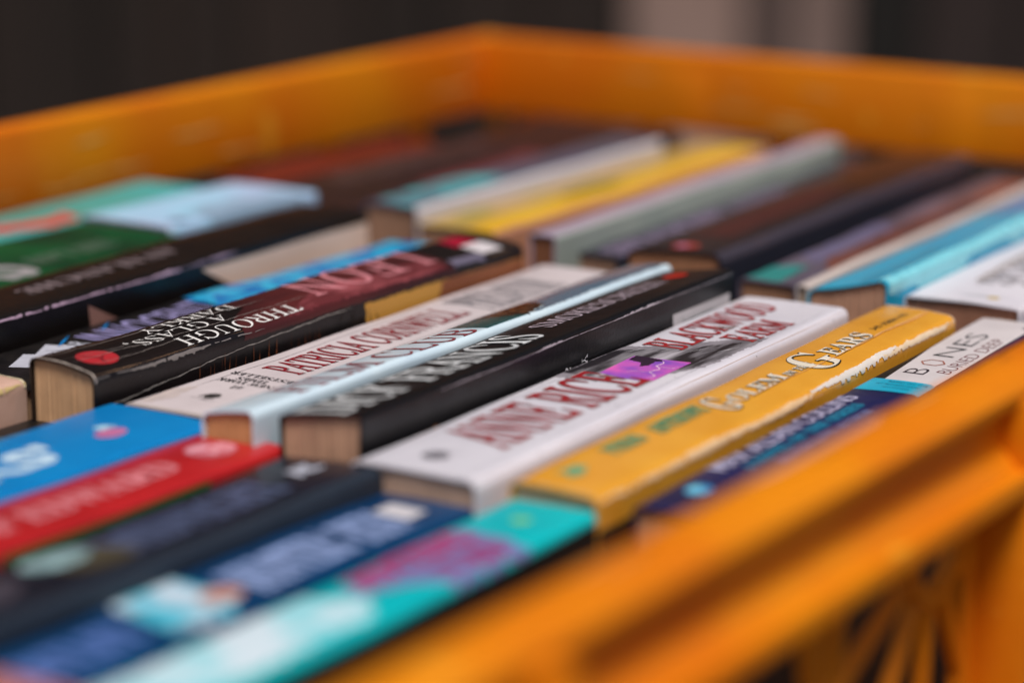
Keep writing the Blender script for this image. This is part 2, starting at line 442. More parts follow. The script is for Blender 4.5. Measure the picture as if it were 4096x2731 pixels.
# open slots below the solid band on the two far sides
for y in [OY0 + .03 + .055 * k for k in range(12)]:
    cpart('slot_bar', box_bm(WX0 - .006, WX0 - .002, y - .004, y + .004, -.112, -.0055, .0006))
for x in [OX0 + .03 + .055 * k for k in range(7)]:
    cpart('slot_bar', box_bm(x - .004, x + .004, WY1 + .002, WY1 + .006, -.112, -.0055, .0006))
for z in (-.045, -.085):
    cpart('slot_rail', box_bm(WX0 - .0065, WX0 - .0015, OY0 + .005, OY1 - .005, z - .004, z + .004, .0006))
    cpart('slot_rail', box_bm(OX0 + .006, OX1 - .006, WY1 + .0015, WY1 + .0065, z - .004, z + .004, .0006))
cpart('lower_wall', box_bm(WX0, WX1, WY0 - .006, WY0 - .002, -.112, -.0055, .0006))
cpart('bottom_rail', box_bm(OX1 - REC - .003, OX1 - .0003, OY0 + .002, OY1 - .002, -.1175, -.1050, .001))
cpart('crate_floor', box_bm(OX0 + .004, OX1 - .004, OY0 + .004, OY1 - .004, -.1165, -.1115, .0005))
# fan-shaped lattice of the long side
XL0, XL1 = OX1 - .0115, OX1 - .0085
def bar_bm(y0, z0, y1, z1, wd, bm=None):
    bm = bm or bmesh.new(); d = Vector((0, y1 - y0, z1 - z0)); L = d.length; ang = math.atan2(z1 - z0, y1 - y0)
    M = Matrix.Translation(((XL0 + XL1) / 2, (y0 + y1) / 2, (z0 + z1) / 2)) @ Matrix.Rotation(ang, 4, 'X') @ Matrix.Diagonal((XL1 - XL0, L, wd, 1))
    r = bmesh.ops.create_cube(bm, size=1, matrix=M)
    bmesh.ops.bevel(bm, geom=list({e for v in r['verts'] for e in v.link_edges}), offset=.0005, segments=1, affect='EDGES')
    return bm
def arc_bm(cy, cz, r, wd, a0=180, a1=360, n=14):
    v, f = [], []
    for k in range(n + 1):
        a = R(a0 + (a1 - a0) * k / n)
        for rr, x in ((r - wd / 2, XL0 + .0002), (r + wd / 2, XL0 + .0002), (r + wd / 2, XL1 + .0004), (r - wd / 2, XL1 + .0004)):
            v.append((x, cy + rr * math.cos(a), cz + rr * math.sin(a)))
        if k:
            b = 4 * k - 4
            for i in range(4): j = (i + 1) % 4; f.append((b + i, b + j, b + 4 + j, b + 4 + i))
    me = bpy.data.meshes.new('t'); me.from_pydata(v, [], f); bm = bmesh.new(); bm.from_mesh(me); bpy.data.meshes.remove(me)
    bmesh.ops.recalc_face_normals(bm, faces=bm.faces[:]); return bm
for cy in (.4545, .3600, .5700, .7300):
    cz = -.0090
    cpart('lattice_arc', arc_bm(cy, cz, .0110, .0034, 0, 360, 24))
    cpart('lattice_arc', arc_bm(cy, cz, .0520, .0050))
    for a in (172, 203, 234, 265, 296, 327):
        c_, s_ = math.cos(R(a)), math.sin(R(a))
        cpart('lattice_bar', bar_bm(cy + c_ * .0125, cz + s_ * .0125, cy + c_ * .054, cz + s_ * .054, .0032))
    cpart('lattice_bar', bar_bm(cy - .036, -.062, cy + .036, -.062, .006)); cpart('lattice_bar', bar_bm(cy - .036, -.084, cy + .036, -.084, .006))
# pale scuff along the inner edge of the near rim
def scuff(x0, x1, y0, y1, seed):
    rnd = random.Random(seed); v, f = [], []; n = 40
    for k in range(n + 1):
        e = min(1, k / 5, (n - k) / 5); y = y0 + (y1 - y0) * k / n; w = (x1 - x0) * e * rnd.uniform(.7, 1.1)
        v += [(x0, y, ZR + .0002), (x0 + w, y, ZR + .0002)]
        if k: b = 2 * k - 2; f.append((b, b + 1, b + 3, b + 2))
    v = [tuple(Vector(p) - crate.location) for p in v]
    return link_mesh('scuff_mark', (v, f), mat('scuffed_plastic', (214, 150, 120), rough=.7, var=.1, vscale=200), crate)
scuff(OX1 - RW + .0010, OX1 - RW + .0030, .378, .432, 3)

# scratches and grime on the rim and the inner walls
grime = mat('crate_grime', (120, 70, 24), rough=.8, var=.1, vscale=300); scr = mat('crate_scratch', (232, 176, 96), rough=.7, var=.1, vscale=300)
rs = random.Random(11)
def mark(p, q, wd, up, m):
    p, q, up = Vector(p), Vector(q), Vector(up); d = (q - p); sd = d.cross(up).normalized(); n = 7; v, f = [], []
    for k in range(n + 1):
        c = p + d * (k / n) + sd * rs.uniform(-wd, wd) * .5 + up * .00025; e = wd * min(1, k / 2 + .15, (n - k) / 2 + .15) * rs.uniform(.4, 1)
        v += [tuple(c - sd * e - crate.location), tuple(c + sd * e - crate.location)]
        if k: b = 2 * k - 2; f.append((b, b + 1, b + 3, b + 2))
    link_mesh('scratch', (v, f), m, crate)
for k in range(14):
    y = rs.uniform(.30, .60); x = rs.uniform(IN + .002, IN + .0055); l = rs.uniform(.003, .016)
    mark((x, y, ZR), (x + rs.uniform(-.0004, .0004), y + l, ZR), rs.uniform(.0002, .0006), (0, 0, 1), rs.choice((grime, scr, scr)))
for k in range(12):
    y = rs.uniform(.50, .83); z = rs.uniform(-.002, ZR - .006)
    mark((WX0 + .0006, y, z), (WX0 + .0006, y + rs.uniform(.008, .03), z + rs.uniform(-.002, .002)), rs.uniform(.0004, .0010), (1, 0, 0), scr)
for k in range(12):
    x = rs.uniform(-.53, -.24); z = rs.uniform(-.002, ZR - .006)
    mark((x, WY1 - .0006, z), (x + rs.uniform(.008, .03), WY1 - .0006, z + rs.uniform(-.002, .002)), rs.uniform(.0004, .0010), (0, -1, 0), scr)

# ================================================================== the books
WHT, BLK = ink('e6e2e6'), ink('101012')
# --- middle row
b = Book('glass', 'thick worn black paperback with upside-down white title and a red oval', mat('cover_glass', (24, 16, 16), rough=.34, col2=(13, 11, 12), vscale=30, bump=.2, bscale=700, coat=.12, spots=((104, 98, 96), 1100, .735)), page='d4a880', wave=.00022, bulge=.0006, r=.0018)
b.patch('spine_panel', [(.0004, .062), (.0004, .140), (b.w + .0006, .140), (b.w + .0006, .052), (.013, .056), (.008, .066)], mat('maroon_print', (86, 34, 34), rough=.35, col2=(50, 22, 24), vscale=70, stretch=(1, .25, 1)), .00008, jag=.0002)
b.patch('spine_panel', [(.0108, .0900), (.0108, .1370), (b.w - .0006, .1370), (b.w - .0006, .0700)], mat('rose_print', (150, 76, 82), rough=.35, col2=(96, 40, 44), vscale=160, stretch=(1, .3, 1), lo=.42, hi=.6), .00010, jag=.0003)
b.text('title_lettering', 'THROUGH', 'up', .0139, .0330, .0765, .0044, ink('e4e0de'), 'serif', -.002)
b.text('title_lettering', 'A GLASS,', 'up', .0084, .0222, .0571, .0041, ink('e4e0de'), 'serif', -.002)
b.text('title_lettering', 'DARKLY', 'up', .0030, .0322, .0655, .0040, ink('e4e0de'), 'serif', -.002)
b.text('author_lettering', 'LEON', 'up', .0018, .0866, .1385, .0128, ink('c98088'), 'serif', .006)
b.ellipse('publisher_logo', .0115, .0098, .0046, .0052, ink('a8242c', .5))
b.line('logo_mark', [(.0085, .0070), (.0120, .0098), (.0165, .0085)], .0009, ink('3a1014', .5), .00017, .0003)
b.line('logo_mark', [(.0110, .0125), (.0138, .0085)], .0006, ink('3a1014', .5), .00018, .0003)
for pts, wd in (([(.0036, .001), (.0042, .018), (.0040, .034), (.0062, .050), (.0068, .075)], .00016), ([(.0112, .001), (.0108, .016), (.0118, .028), (.0127, .045), (.0120, .062), (.0126, .085)], .00016), ([(.0142, .004), (.0152, .02), (.0144, .036)], .00012), ([(.0088, .002), (.0095, .02), (.0085, .035)], .00010)):
    b.line('spine_crease', pts, wd, ink('8f8480', .7), .0002, .00018)
b.line('side_crease', [(b.w + .0062, .0005), (b.w + .0044, .02), (b.w + .0026, .042), (b.w + .0016, .066), (b.w + .0012, .095)], .00022, ink('a8a09a', .7), .0002, .00016)
b.edge_wear(True, .0005, 0, .06, ink('7a7270', .5), a0=b.w - .0002, breaks=.3)
b.patch('cover_art', [(b.w + .0012, .100), (b.w + .0012, b.L - .0006), (b.w + .03, b.L - .0006), (b.w + .03, .098), (b.w + .008, .100)], mat('golden_field_print', (206, 158, 72), rough=.4, col2=(186, 132, 56), vscale=20, stretch=(1, .4, 1)), .0001, jag=.0003)
b.patch('cover_art', [(b.w + .0012, .134), (b.w + .0012, b.L - .0005), (b.w + .03, b.L - .0005), (b.w + .03, .122)], mat('brown_field_print', (150, 88, 50), rough=.4, col2=(130, 74, 44), vscale=20), .00013, jag=.0004)
for k in range(26):
    t = .036 + k * .0018 + b.rnd.uniform(-.0006, .0006); d = b.rnd.uniform(.0020, .0045)
    b.line('cover_art', [(b.w + d, t), (b.w + d + b.rnd.uniform(.003, .011), t - b.rnd.uniform(0, .0006))], b.rnd.uniform(.00015, .0005), ink('7c4428', .5), .0002, .00006, step=.0008) if b.rnd.random() > .35 else None
for k in range(9):
    t = .090 + b.rnd.uniform(0, .014); a = b.w + b.rnd.uniform(.001, .006)
    b.line('cover_art', [(a, t), (a + b.rnd.uniform(.002, .006), t + b.rnd.uniform(-.004, .004))], .0004, ink('241a16', .5), .0002, .0002, step=.0007)
b.patch('publisher_block', [(.0010, .1560), (.0010, .1655), (.0095, .1655), (.0095, .1545)], ink('a01030'), .0001)
b.patch('publisher_block', [(.0097, .1560), (.0097, .1658), (.0172, .1658), (.0172, .1560)], ink('d8d0d4'), .0001)
b.patch('spine_panel', [(.0160, .1405), (.0160, .1550), (.0190, .1550), (.0190, .1405)], ink('6a6478'), .0001, jag=.0003)
b.text('cover_lettering', 'L', 'up', b.w + .0068, .0560, .0580, .0030, WHT, 'serif', .004)
b.end_wear(False, .0007)

b = Book('patricia', 'pale grey paperback lettered in dark red with small black lines near its logo', mat('cover_patricia', (206, 194, 196), rough=.5, col2=(194, 182, 184), vscale=50, bump=.15, bscale=900, coat=.1), page='c4a088', wave=.00012)
b.text('author_shadow', 'PATRICIA CORNWELL', 'down', .01785, .0412, .1134, .0108, ink('8d8484'), 'serif', .004, .00010)
b.text('author_lettering', 'PATRICIA CORNWELL', 'down', .0175, .0408, .1130, .0107, ink('8c1020'), 'serif', .008, .00015)
b.text('title_lettering', 'PREDATOR', 'down', .0200, .1190, .1560, .0150, ink('77747a'), 'serif', .012)
for body, a1, t, a0 in (('BESTSELLER', .0228, .0352, .0033), ('TIMES', .0164, .0318, .0078), ('NEW YORK', .0200, .0288, .0044), ('#1', .0146, .0245, .0116)):
    b.text('small_lettering', body, 'cross', a1, a0, t, .0023, ink('2c282c'), 'bold', 0, .00014)
b.patch('publisher_logo', [(.0100, .0128), (.0118, .0165), (.0138, .0170), (.0152, .0150), (.0146, .0128), (.0128, .0122), (.0115, .0136)], ink('34302f'), jag=.0003)
b.line('publisher_logo', [(.0092, .0118), (.0165, .0112)], .0004, ink('34302f'), .00014, .0001)
b.end_wear(False, .0008, ink('c4b4a8', .8)); b.edge_wear(False, .0004, 0, None, ink('d8d0d0', .7))

for pts in ([(.0040, .002), (.0046, .05), (.0040, .11), (.0048, .17)], [(.0215, .002), (.0208, .06), (.0218, .12), (.0210, .17)]): b.line('spine_crease', pts, .00022, ink('a49a9c', .6), .00008, .0001)
b.patch('stain', [(.0015, .004), (.0012, .016), (.0048, .020), (.0062, .009), (.0040, .003)], ink('bfb0ac', .6), .00006, jag=.0006)
b = Book('film', 'slim glossy pale blue paperback with thin red capitals and a lakeside picture', mat('cover_film', (212, 230, 240), rough=.22, col2=(198, 218, 232), vscale=60, bump=.06, bscale=500, coat=.35), page='cc9868', r=.0018, wave=.00016, bulge=.0003)
b.text('title_lettering', 'FILM CLUB', 'down', .0128, .0176, .0880, .0094, ink('84343a'), 'serif', .002)
b.patch('cover_art', [(.0003, .0905), (.0003, .1130), (b.w - .0014, .1080), (b.w - .0014, .0905)], mat('lake_print', (52, 112, 116), rough=.2, col2=(30, 74, 72), vscale=90, stretch=(1, .3, 1), coat=.8), .0001)
b.patch('cover_art', [(.0003, .1000), (.0003, .1215), (.0040, .1235), (.0105, .1200), (.0125, .1080), (.0080, .1040)], mat('tree_print', (92, 62, 40), rough=.25, col2=(24, 22, 20), vscale=420, lo=.44, hi=.58, coat=.6), .00014, jag=.0009)
b.patch('cover_art', [(.0003, .1218), (.0003, b.L - .0005), (b.w - .0016, b.L - .0005), (b.w - .0016, .1120), (.0100, .1200)], mat('dusk_sky_print', (120, 132, 150), rough=.2, col2=(88, 130, 156), vscale=40, coat=.8), .00012, jag=.0005)
b.patch('cover_art', [(b.w + .0016, .1000), (b.w + .0016, .1180), (b.w + .0050, .1180), (b.w + .0050, .1000)], ink('2f8f96', .2), .0001)

b = Book('francis', 'black paperback with large silver capitals, and a white price sticker on its side', mat('cover_francis', (18, 15, 15), rough=.36, col2=(12, 12, 15), vscale=36, bump=.2, bscale=900, coat=.12, spots=((104, 98, 96), 1100, .735)), page='d0a488', r=.0011, wave=.0001)
SILV = mat('silver_foil_lettering', (226, 228, 230), rough=.4, var=.12, vscale=220, spec=.8)
b.text('author_shadow', 'DICK FRANCIS', 'down', .0163, .0002, .0824, .0131, ink('2e2a2c'), 'serif', .03, .00010)
b.text('author_lettering', 'DICK FRANCIS', 'down', .0160, .0004, .0820, .0128, SILV, 'serif', .012, .00018)
b.text('title_lettering', 'SMOKESCREEN', 'down', .0125, .0905, .1496, .0066, ink('b8a8b4'), 'serif', .006)
b.ellipse('publisher_logo', .0092, .1585, .0030, .0040, ink('b02418'))
b.line('publisher_logo', [(.0042, .1585), (.0045, .1655)], .0010, ink('8c7a86'), .0002, .0002)
b.edge_wear(True, .00028, .03, None, ink('c9bec8', .6), a0=b.w + .0001, breaks=.05)
b.line('side_crease', [(b.w + .0060, .01), (b.w + .0075, .05), (b.w + .0062, .10), (b.w + .0070, .15)], .00010, ink('3c3a3e', .5), .00018, .0001)
b.text('cover_lettering', 'Y', 'crossf', b.w + .0055, b.w + .0080, .0900, .0026, WHT, 'serif', .004); b.text('cover_lettering', 'S', 'crossf', b.w + .0068, b.w + .0088, .0825, .0024, WHT, 'serif', .004)
o = b.decal('price_sticker', ([(b.w + .0046, .1347), (b.w + .0048, .1662), (b.w + .0170, .1662), (b.w + .0170, .1347)], [(0, 1, 2, 3)]), ink('c8c2c4', .6), .0002)
b.line('sticker_line', [(b.w + .0074, .1400), (b.w + .0072, .1600)], .0004, ink('5f6a68', .6), .0003)
b.line('sticker_line', [(b.w + .0060, .1400), (b.w + .0088, .1403)], .0007, ink('4a5656', .6), .0003)
b.patch('price_fleck', [(b.w + .0075, .0270), (b.w + .0075, .0285), (b.w + .0090, .0285), (b.w + .0090, .0270)], ink('a06a4c'), .0002, jag=.0002)

b = Book('rice', 'wide white paperback with red outlined capitals and a small purple lightning picture', mat('cover_rice', (226, 222, 231), rough=.3, col2=(214, 210, 220), vscale=26, bump=.08, bscale=600, coat=.6, spots=((150, 146, 152), 520, .70)), page='c8a690', r=.0022, wave=.00012, bulge=.0001)
ART = mat('grey_colonnade_print', (188, 182, 190), rough=.34, col2=(38, 34, 38), vscale=150, stretch=(1, .14, 1), lo=.40, hi=.62)
b.patch('cover_art', [(.0010, .0790), (.0010, .1120), (.0100, .1180), (.0180, .1290), (b.w - .003, .1380), (b.w - .003, .1060), (.0240, .0960), (.0120, .0800)], mat('grey_wash_print', (160, 154, 162), rough=.34, col2=(96, 90, 96), vscale=90, stretch=(1, .2, 1)), .00007, jag=.0005)
b.patch('cover_art', [(.0020, .0830), (.0020, .1085), (.0110, .1150), (.0190, .1245), (b.w - .0035, .1340), (b.w - .0035, .1120), (.0250, .1010), (.0120, .0830)], ART, .00010, jag=.0004)
for k in range(7):
    a = .0035 + k * .0031
    b.line('cover_art', [(a + .001, .1075 + k * .0018), (a + .0034, .1130 + k * .0021)], .00035, ink(('d8d4da', '2a2428')[k % 2], .4), .00014, .00008)
PUR = mat('violet_storm_print', (222, 98, 182), rough=.34, col2=(128, 78, 184), vscale=70, lo=.38, hi=.6)
b.patch('cover_art', [(.0092, .0868), (.0082, .1050), (.0226, .1062), (.0232, .0846), (.0160, .0852)], PUR, .00013)
b.patch('cover_art', [(.0088, .1010), (.0128, .1000), (.0142, .0965), (.0156, .0985), (.0150, .1025), (.0168, .1040), (.0150, .1052), (.0086, .1056)], ink('2e1c30', .4), .00016, jag=.0002)
for pts, wd in (([(.0160, .1045), (.0178, .1020), (.0172, .0990), (.0196, .0965), (.0188, .0930), (.0215, .0905), (.0210, .0875)], .00030), ([(.0188, .0930), (.0150, .0915), (.0140, .0890)], .0002), ([(.0172, .0990), (.0215, .0985), (.0222, .1010)], .00025)):
    b.line('lightning_bolt', pts, wd, ink('f0c8e4', .4), .00018, .00012, step=.0005)
RED, OL = ink('96141e'), ink('a89c9c')
b.text('author_outline', 'ANNE RICE', 'down', .0225, .0226, .0868, .0166, OL, 'serif', .027, .00016)
b.text('author_lettering', 'ANNE RICE', 'down', .0224, .0228, .0866, .0164, RED, 'serif', .014, .00024)
b.text('title_outline', 'BLACKWOOD', 'down', .0149, .1158, .1694, .0103, ink('8a7674'), 'serif', .018, .00018)
b.text('title_lettering', 'BLACKWOOD', 'down', .0148, .1160, .1692, .0102, ink('a01c22'), 'serif', .012, .00022)
b.text('title_outline', 'FARM', 'down', .0258, .1312, .1553, .0086, ink('8a7674'), 'serif', .018, .00018)
b.text('title_lettering', 'FARM', 'down', .0257, .1314, .1551, .0085, ink('a01c22'), 'serif', .012, .00022)
b.ellipse('publisher_logo', .0134, .0114, .0030, .0028, mat('grey_seal_print', (60, 58, 66), rough=.4, col2=(150, 146, 154), vscale=900, lo=.4, hi=.55))
b.line('publisher_logo', [(.0085, .0150), (.0190, .0150)], .0004, ink('9a96a2'), .00014)
b.end_wear(False, .0005, ink('cfc6c4', .7))

for pts in ([(.0036, .003), (.0042, .05), (.0034, .10)], [(.0262, .002), (.0268, .06), (.0262, .11), (.0268, .172)], [(.0130, .020), (.0136, .028)]): b.line('spine_crease', pts, .00024, ink('b4b0b8', .6), .00006, .0001)
for k in range(26): b.ellipse('dirt_speck', b.rnd.uniform(.002, b.w - .002), b.rnd.uniform(.004, .172), b.rnd.uniform(.00006, .00018), b.rnd.uniform(.00006, .0002), ink('8a848c', .6), .00034, n=6)
b = Book('golem', 'yellow ochre paperback with cream outlined title and torn white strip along its edge', mat('cover_golem', (232, 166, 56), rough=.24, col2=(224, 154, 46), vscale=60, bump=.1, bscale=700, coat=.5, spots=((110, 72, 26), 700, .71)), page='d0a488', r=.0016, wave=.0002, bulge=.0005)
CR, GB = ink('e2d8c8'), ink('2c241c')
def cased(name, body, a, t0, t1, cap, o=.03):
    b.text(name + '_outline', body, 'down', a + .0001, t0 - .0001, t1 + .0001, cap, GB, 'bold', o, .00014)
    b.text(name + '_lettering', body, 'down', a, t0, t1, cap, CR, 'bold', .000, .0002)
cased('title', 'G', .0132, .0705, .0775, .0088); cased('title', 'OLEM', .0114, .0785, .1030, .0044)
cased('title', 'IN THE', .0113, .1040, .1170, .0021)
cased('title', 'G', .0150, .1130, .1262, .0108, .02); cased('title', 'EARS', .0123, .1272, .1490, .0052)
b.text('number_lettering', '345-35884-195', 'down', .0105, .1536, .1745, .0017, ink('3a3420'), 'plain', 0)
TG = ink('58a07c')
b.text('author_outline', 'PIERS', 'down', .0090, .0272, .0415, .0047, ink('7a6a20'), 'bold', .02, .00012); b.text('author_lettering', 'PIERS', 'down', .0089, .0274, .0413, .0045, TG, 'bold', .01, .0002)
b.text('author_outline', 'ANTHONY', 'down', .0096, .0455, .0690, .0049, ink('7a6a20'), 'bold', .02, .00012); b.text('author_lettering', 'ANTHONY', 'down', .0095, .0457, .0688, .0047, TG, 'bold', .01, .0002)
b.patch('publisher_logo', [(.0048, .0090), (.0060, .0150), (.0085, .0160), (.0098, .0120), (.0090, .0080), (.0066, .0100)], TG, jag=.0005)
b.line('spine_crease', [(.0108, .070), (.0119, .104), (.0126, .130), (.0132, b.L - .001)], lambda t: .0002 + .0006 * max(0, (t - .12) / .06), ink('dca468', .6), .00026, .00012)
b.edge_wear(True, .0009, .002, .100, ink('f0c898', .55), a0=b.w - .0002, breaks=.12)
b.edge_wear(True, .0011, .098, .146, ink('ddd4cc', .8), a0=b.w - .0006, breaks=0)
b.edge_wear(True, .0012, .138, None, ink('ecd4b4', .7), a0=b.w - .0002, breaks=.05)
b.end_wear(True, .0007, ink('e8c8a8', .7)); b.end_wear(False, .0007, ink('d8b898', .7))

b.patch('side_print_or_shade', [(b.w + .0050, .0003), (b.w + .0058, .050), (b.w + .0120, .062), (b.w + .05, .062), (b.w + .05, .0003)], ink('1a1412', .6), .0001, jag=.0002)  # near lower side darkened: shade of the gap beside the rim, painted in
b = Book('bones', 'navy paperback with cyan band and white panel of thin capitals, beside the near rim', mat('cover_bones', (20, 28, 84), rough=.34, col2=(16, 22, 64), vscale=50, bump=.1, bscale=700, coat=.12), page='d0a488', wave=.0001, page_inset=.001)
b.patch('spine_panel', [(.0002, .1166), (.0002, b.L - .0004), (b.w - .0004, b.L - .0004), (b.w - .0004, .1171)], ink('16120f', .5), .00006)
b.patch('spine_panel', [(.0036, .1167), (.0012, .1500), (.0005, b.L - .0005), (b.w - .0006, b.L - .0005), (b.w - .0004, .1171)], mat('off_white_print', (206, 198, 200), rough=.4, col2=(196, 188, 190), vscale=60), .0001)
b.patch('spine_band', [(.0001, .1052), (.0001, .1167), (b.w - .0003, .1172), (b.w - .0003, .1068)], ink('10a4c4'), .0001)
b.text('title_lettering', 'B', 'down', .0100, .1244, .1302, .0053, ink('2c2430'), 'plain', -.012); b.text('title_lettering', 'NES', 'down', .0097, .1438, .1692, .0053, ink('22282c'), 'plain', -.012)
hx = [(.0075 + .0029 * math.cos(R(60 * k)), .1368 + .0029 * math.sin(R(60 * k))) for k in range(7)]
for k in range(6): b.line('hexagon_mark', [hx[k], hx[k + 1]], .0004, ink('a05a48'), .0002, 0, taper=False, step=.003)
b.text('title_lettering', 'BURIED DEEP', 'down', .0148, .1284, .1665, .0033, ink('6a2c34'), 'plain', -.012)
for k, (s_, a0, a1) in enumerate((('BASED ON THE', .0055, .0150), ('HIT TELEVISION SHOW', .0035, .0140), ('NEW EPISODES', .0060, .0125))):
    b.text('small_lettering', s_, 'crossf', a1, a0, .1142 - k * .0026, .0011, ink('0c5c7c'), 'plain', 0)
b.text('author_lettering', 'MAX ALLAN COLLINS', 'down', .0052, .0300, .0985, .0048, ink('c4c0e0'), 'plain', .004)
b.text('series_lettering', 'A NOVEL OF THE SERIES', 'down', .0092, .0340, .0925, .0028, ink('1c8cb0'), 'bold', .012)
b.text('series_lettering', 'BESTSELLING AUTHOR', 'down', .0128, .0420, .0890, .0022, ink('56689c'), 'bold', .012)
b.ellipse('publisher_logo', .0066, .0155, .0026, .0036, mat('cyan_seal_print', (120, 206, 232), rough=.3, col2=(30, 120, 180), vscale=300))
b.end_wear(True, .0006, ink('e4dcd8', .7))

b.patch('side_print_or_shade', [(b.w + .0005, .0003), (b.w + .0005, b.L - .0003), (b.w + .09, b.L - .0003), (b.w + .09, .0003)], ink('120f10', .6), .0001)  # whole side blackened, shade inside the crate put into the colour
# --- front row
b = Book('blue', 'bright sky blue paperback with bold white lettering and a small pink logo', mat('cover_blue', (10, 130, 196), rough=.3, col2=(8, 118, 184), vscale=50, bump=.08, coat=.15), bulge=.0002)
b.text('title_lettering', "RISKS'", 'down', .0215, .088, .140, .0100, ink('c4def0'), 'plain', .04)
b.ellipse('publisher_logo', .0180, .1552, .0028, .0042, ink('c0709c')); b.patch('publisher_logo', [(.0120, .1555), (.0160, .1560), (.0150, .1600), (.0128, .1590)], ink('a8d4e8'), jag=.0005)
b = Book('red', 'scarlet paperback with a pink line of capitals and an oval pink seal', mat('cover_red', (182, 32, 36), rough=.36, col2=(164, 26, 30), vscale=50, bump=.08, coat=.15))
b.text('title_lettering', 'WINTERS OF EDWARD', 'down', .0150, .040, .1505, .0070, ink('d88088'), 'bold', .02)
b.ellipse('publisher_logo', .0108, .1640, .0052, .0060, ink('d07888')); b.ellipse('publisher_logo', .0108, .1640, .0046, .0053, mat('seal_print', (222, 160, 172), rough=.3, col2=(190, 70, 84), vscale=420, lo=.4, hi=.6), .0002)
b.patch('spine_panel', [(b.w + .0001, .090), (b.w + .0001, .150), (b.w + .003, .150), (b.w + .003, .090)], ink('0c6a2c'), .0001)
b = Book('navy', 'dark navy paperback with dim slate lettering and a pale oval picture on its spine', mat('cover_navy', (26, 29, 42), rough=.32, col2=(20, 22, 32), vscale=50, bump=.08, coat=.15), r=.002)
b.text('title_lettering', 'MIDNIGHT', 'down', .0190, .108, .1560, .0120, ink('566080'), 'bold', .02)
b.text('publisher_logo', 'AK', 'down', .0150, .1625, .1710, .0050, ink('ccd0e0'), 'bold', .05)
b.ellipse('cover_art', .0085, .0985, .0048, .0085, mat('pale_face_print', (160, 196, 200), rough=.3, col2=(90, 110, 112), vscale=120)); b.ellipse('cover_art', .0145, .1030, .0060, .0100, ink('4a4334'), .00008)
b.ellipse('cover_art', .0120, .0720, .0070, .0120, ink('45404a'), .00008)
b.patch('side_print_or_shade', [(b.w - .0022, .0003), (b.w - .0022, b.L - .0003), (b.w + .02, b.L - .0003), (b.w + .02, .0003)], ink('28303c', .4), .0001, jag=.0002)
b = Book('azure', 'deep blue paperback with pale blue capitals and a cream label at its far end', mat('cover_azure', (2, 60, 104), rough=.36, col2=(2, 46, 84), vscale=50, bump=.08, coat=.15))
b.text('title_lettering', 'HUNTERS RUN', 'down', .0195, .112, .1590, .0120, ink('9cb0e0'), 'serif', .035)
b.patch('publisher_label', [(.0082, .1600), (.0082, .1668), (.0170, .1668), (.0170, .1600)], ink('cfcbd0'))
b.patch('cover_art', [(.0010, .0900), (.0010, .1060), (.0160, .1090), (.0225, .0980), (.0200, .0860)], mat('pale_portrait_print', (196, 210, 224), rough=.3, col2=(70, 180, 205), vscale=90, lo=.4, hi=.6), jag=.001)
b.ellipse('cover_art', .0150, .1050, .0035, .0050, ink('c89488'), .0002)
b.text('author_lettering', 'HARTLEY', 'down', .0180, .0450, .0840, .0100, ink('5f7cc0'), 'bold', .02)
b.patch('cover_art', [(.0010, .0200), (.0010, .0440), (b.w - .002, .0440), (b.w - .002, .0200)], ink('c88074'), jag=.001)
b = Book('teal', 'turquoise paperback with crimson lettering on a violet patch, nearest the near rim', mat('cover_teal', (0, 186, 192), rough=.32, col2=(0, 172, 180), vscale=50, bump=.08, coat=.15))
b.patch('cover_art', [(.0020, .1120), (.0012, .1480), (.0040, .1510), (.0200, .1475), (.0203, .1230), (.0150, .1215), (.0100, .1110)], mat('violet_print', (104, 124, 176), rough=.3, col2=(130, 110, 158), vscale=160), jag=.001)
b.text('title_lettering', 'POTTING', 'down', .0085, .1130, .1480, .0062, ink('b01c5c'), 'bold', .04)
b.text('title_lettering', 'SHED', 'down', .0178, .1250, .1455, .0062, ink('98306c'), 'bold', .04)
b.ellipse('publisher_logo', .0100, .1605, .0020, .0020, ink('78c484'))
b.patch('cover_art', [(.0020, .0150), (.0010, .1020), (.0120, .1090), (.0170, .1020), (.0185, .0200)], mat('cloud_print', (206, 222, 232), rough=.3, col2=(110, 208, 218), vscale=60, lo=.38, hi=.55), jag=.0012)
b.patch('side_print_or_shade', [(b.w + .0006, .0003), (b.w + .0006, b.L - .0003), (b.w + .05, b.L - .0003), (b.w + .05, .0003)], ink('14100e', .6), .0001, jag=.0002)  # shade of the gap by the near rim painted on as near-black
b = Book('beige', 'beige paperback with a dark round spot, its rounded corner showing at the left edge', mat('cover_beige', (202, 166, 150), rough=.5, col2=(190, 150, 130), vscale=50, bump=.15, coat=.1), page='b89468', r=.0016)
b.ellipse('publisher_logo', .0170, .1655, .0022, .0022, ink('3c2c2a')); b.end_wear(True, .0008, ink('d8c8a8', .8)); b.edge_wear(True, .0006, 0, None, ink('c8b078', .8))
b = Book('torn', 'low black paperback with frayed yellowed edges, just left of the sky blue one', mat('cover_torn', (26, 24, 22), rough=.45, col2=(14, 13, 13), vscale=50, bump=.3, coat=.1), page='b89468', warp=-.0006)
b.patch('cover_art', [(.0060, .1000), (.0060, .1500), (.0130, .1560), (.0170, .1480), (.0160, .1000)], mat('misty_print', (70, 92, 92), rough=.5, col2=(24, 28, 26), vscale=260, lo=.4, hi=.62), jag=.002)
b.end_wear(True, .0022, ink('b8a070', .85)); b.edge_wear(True, .0008, 0, None, ink('7a6a58', .8))

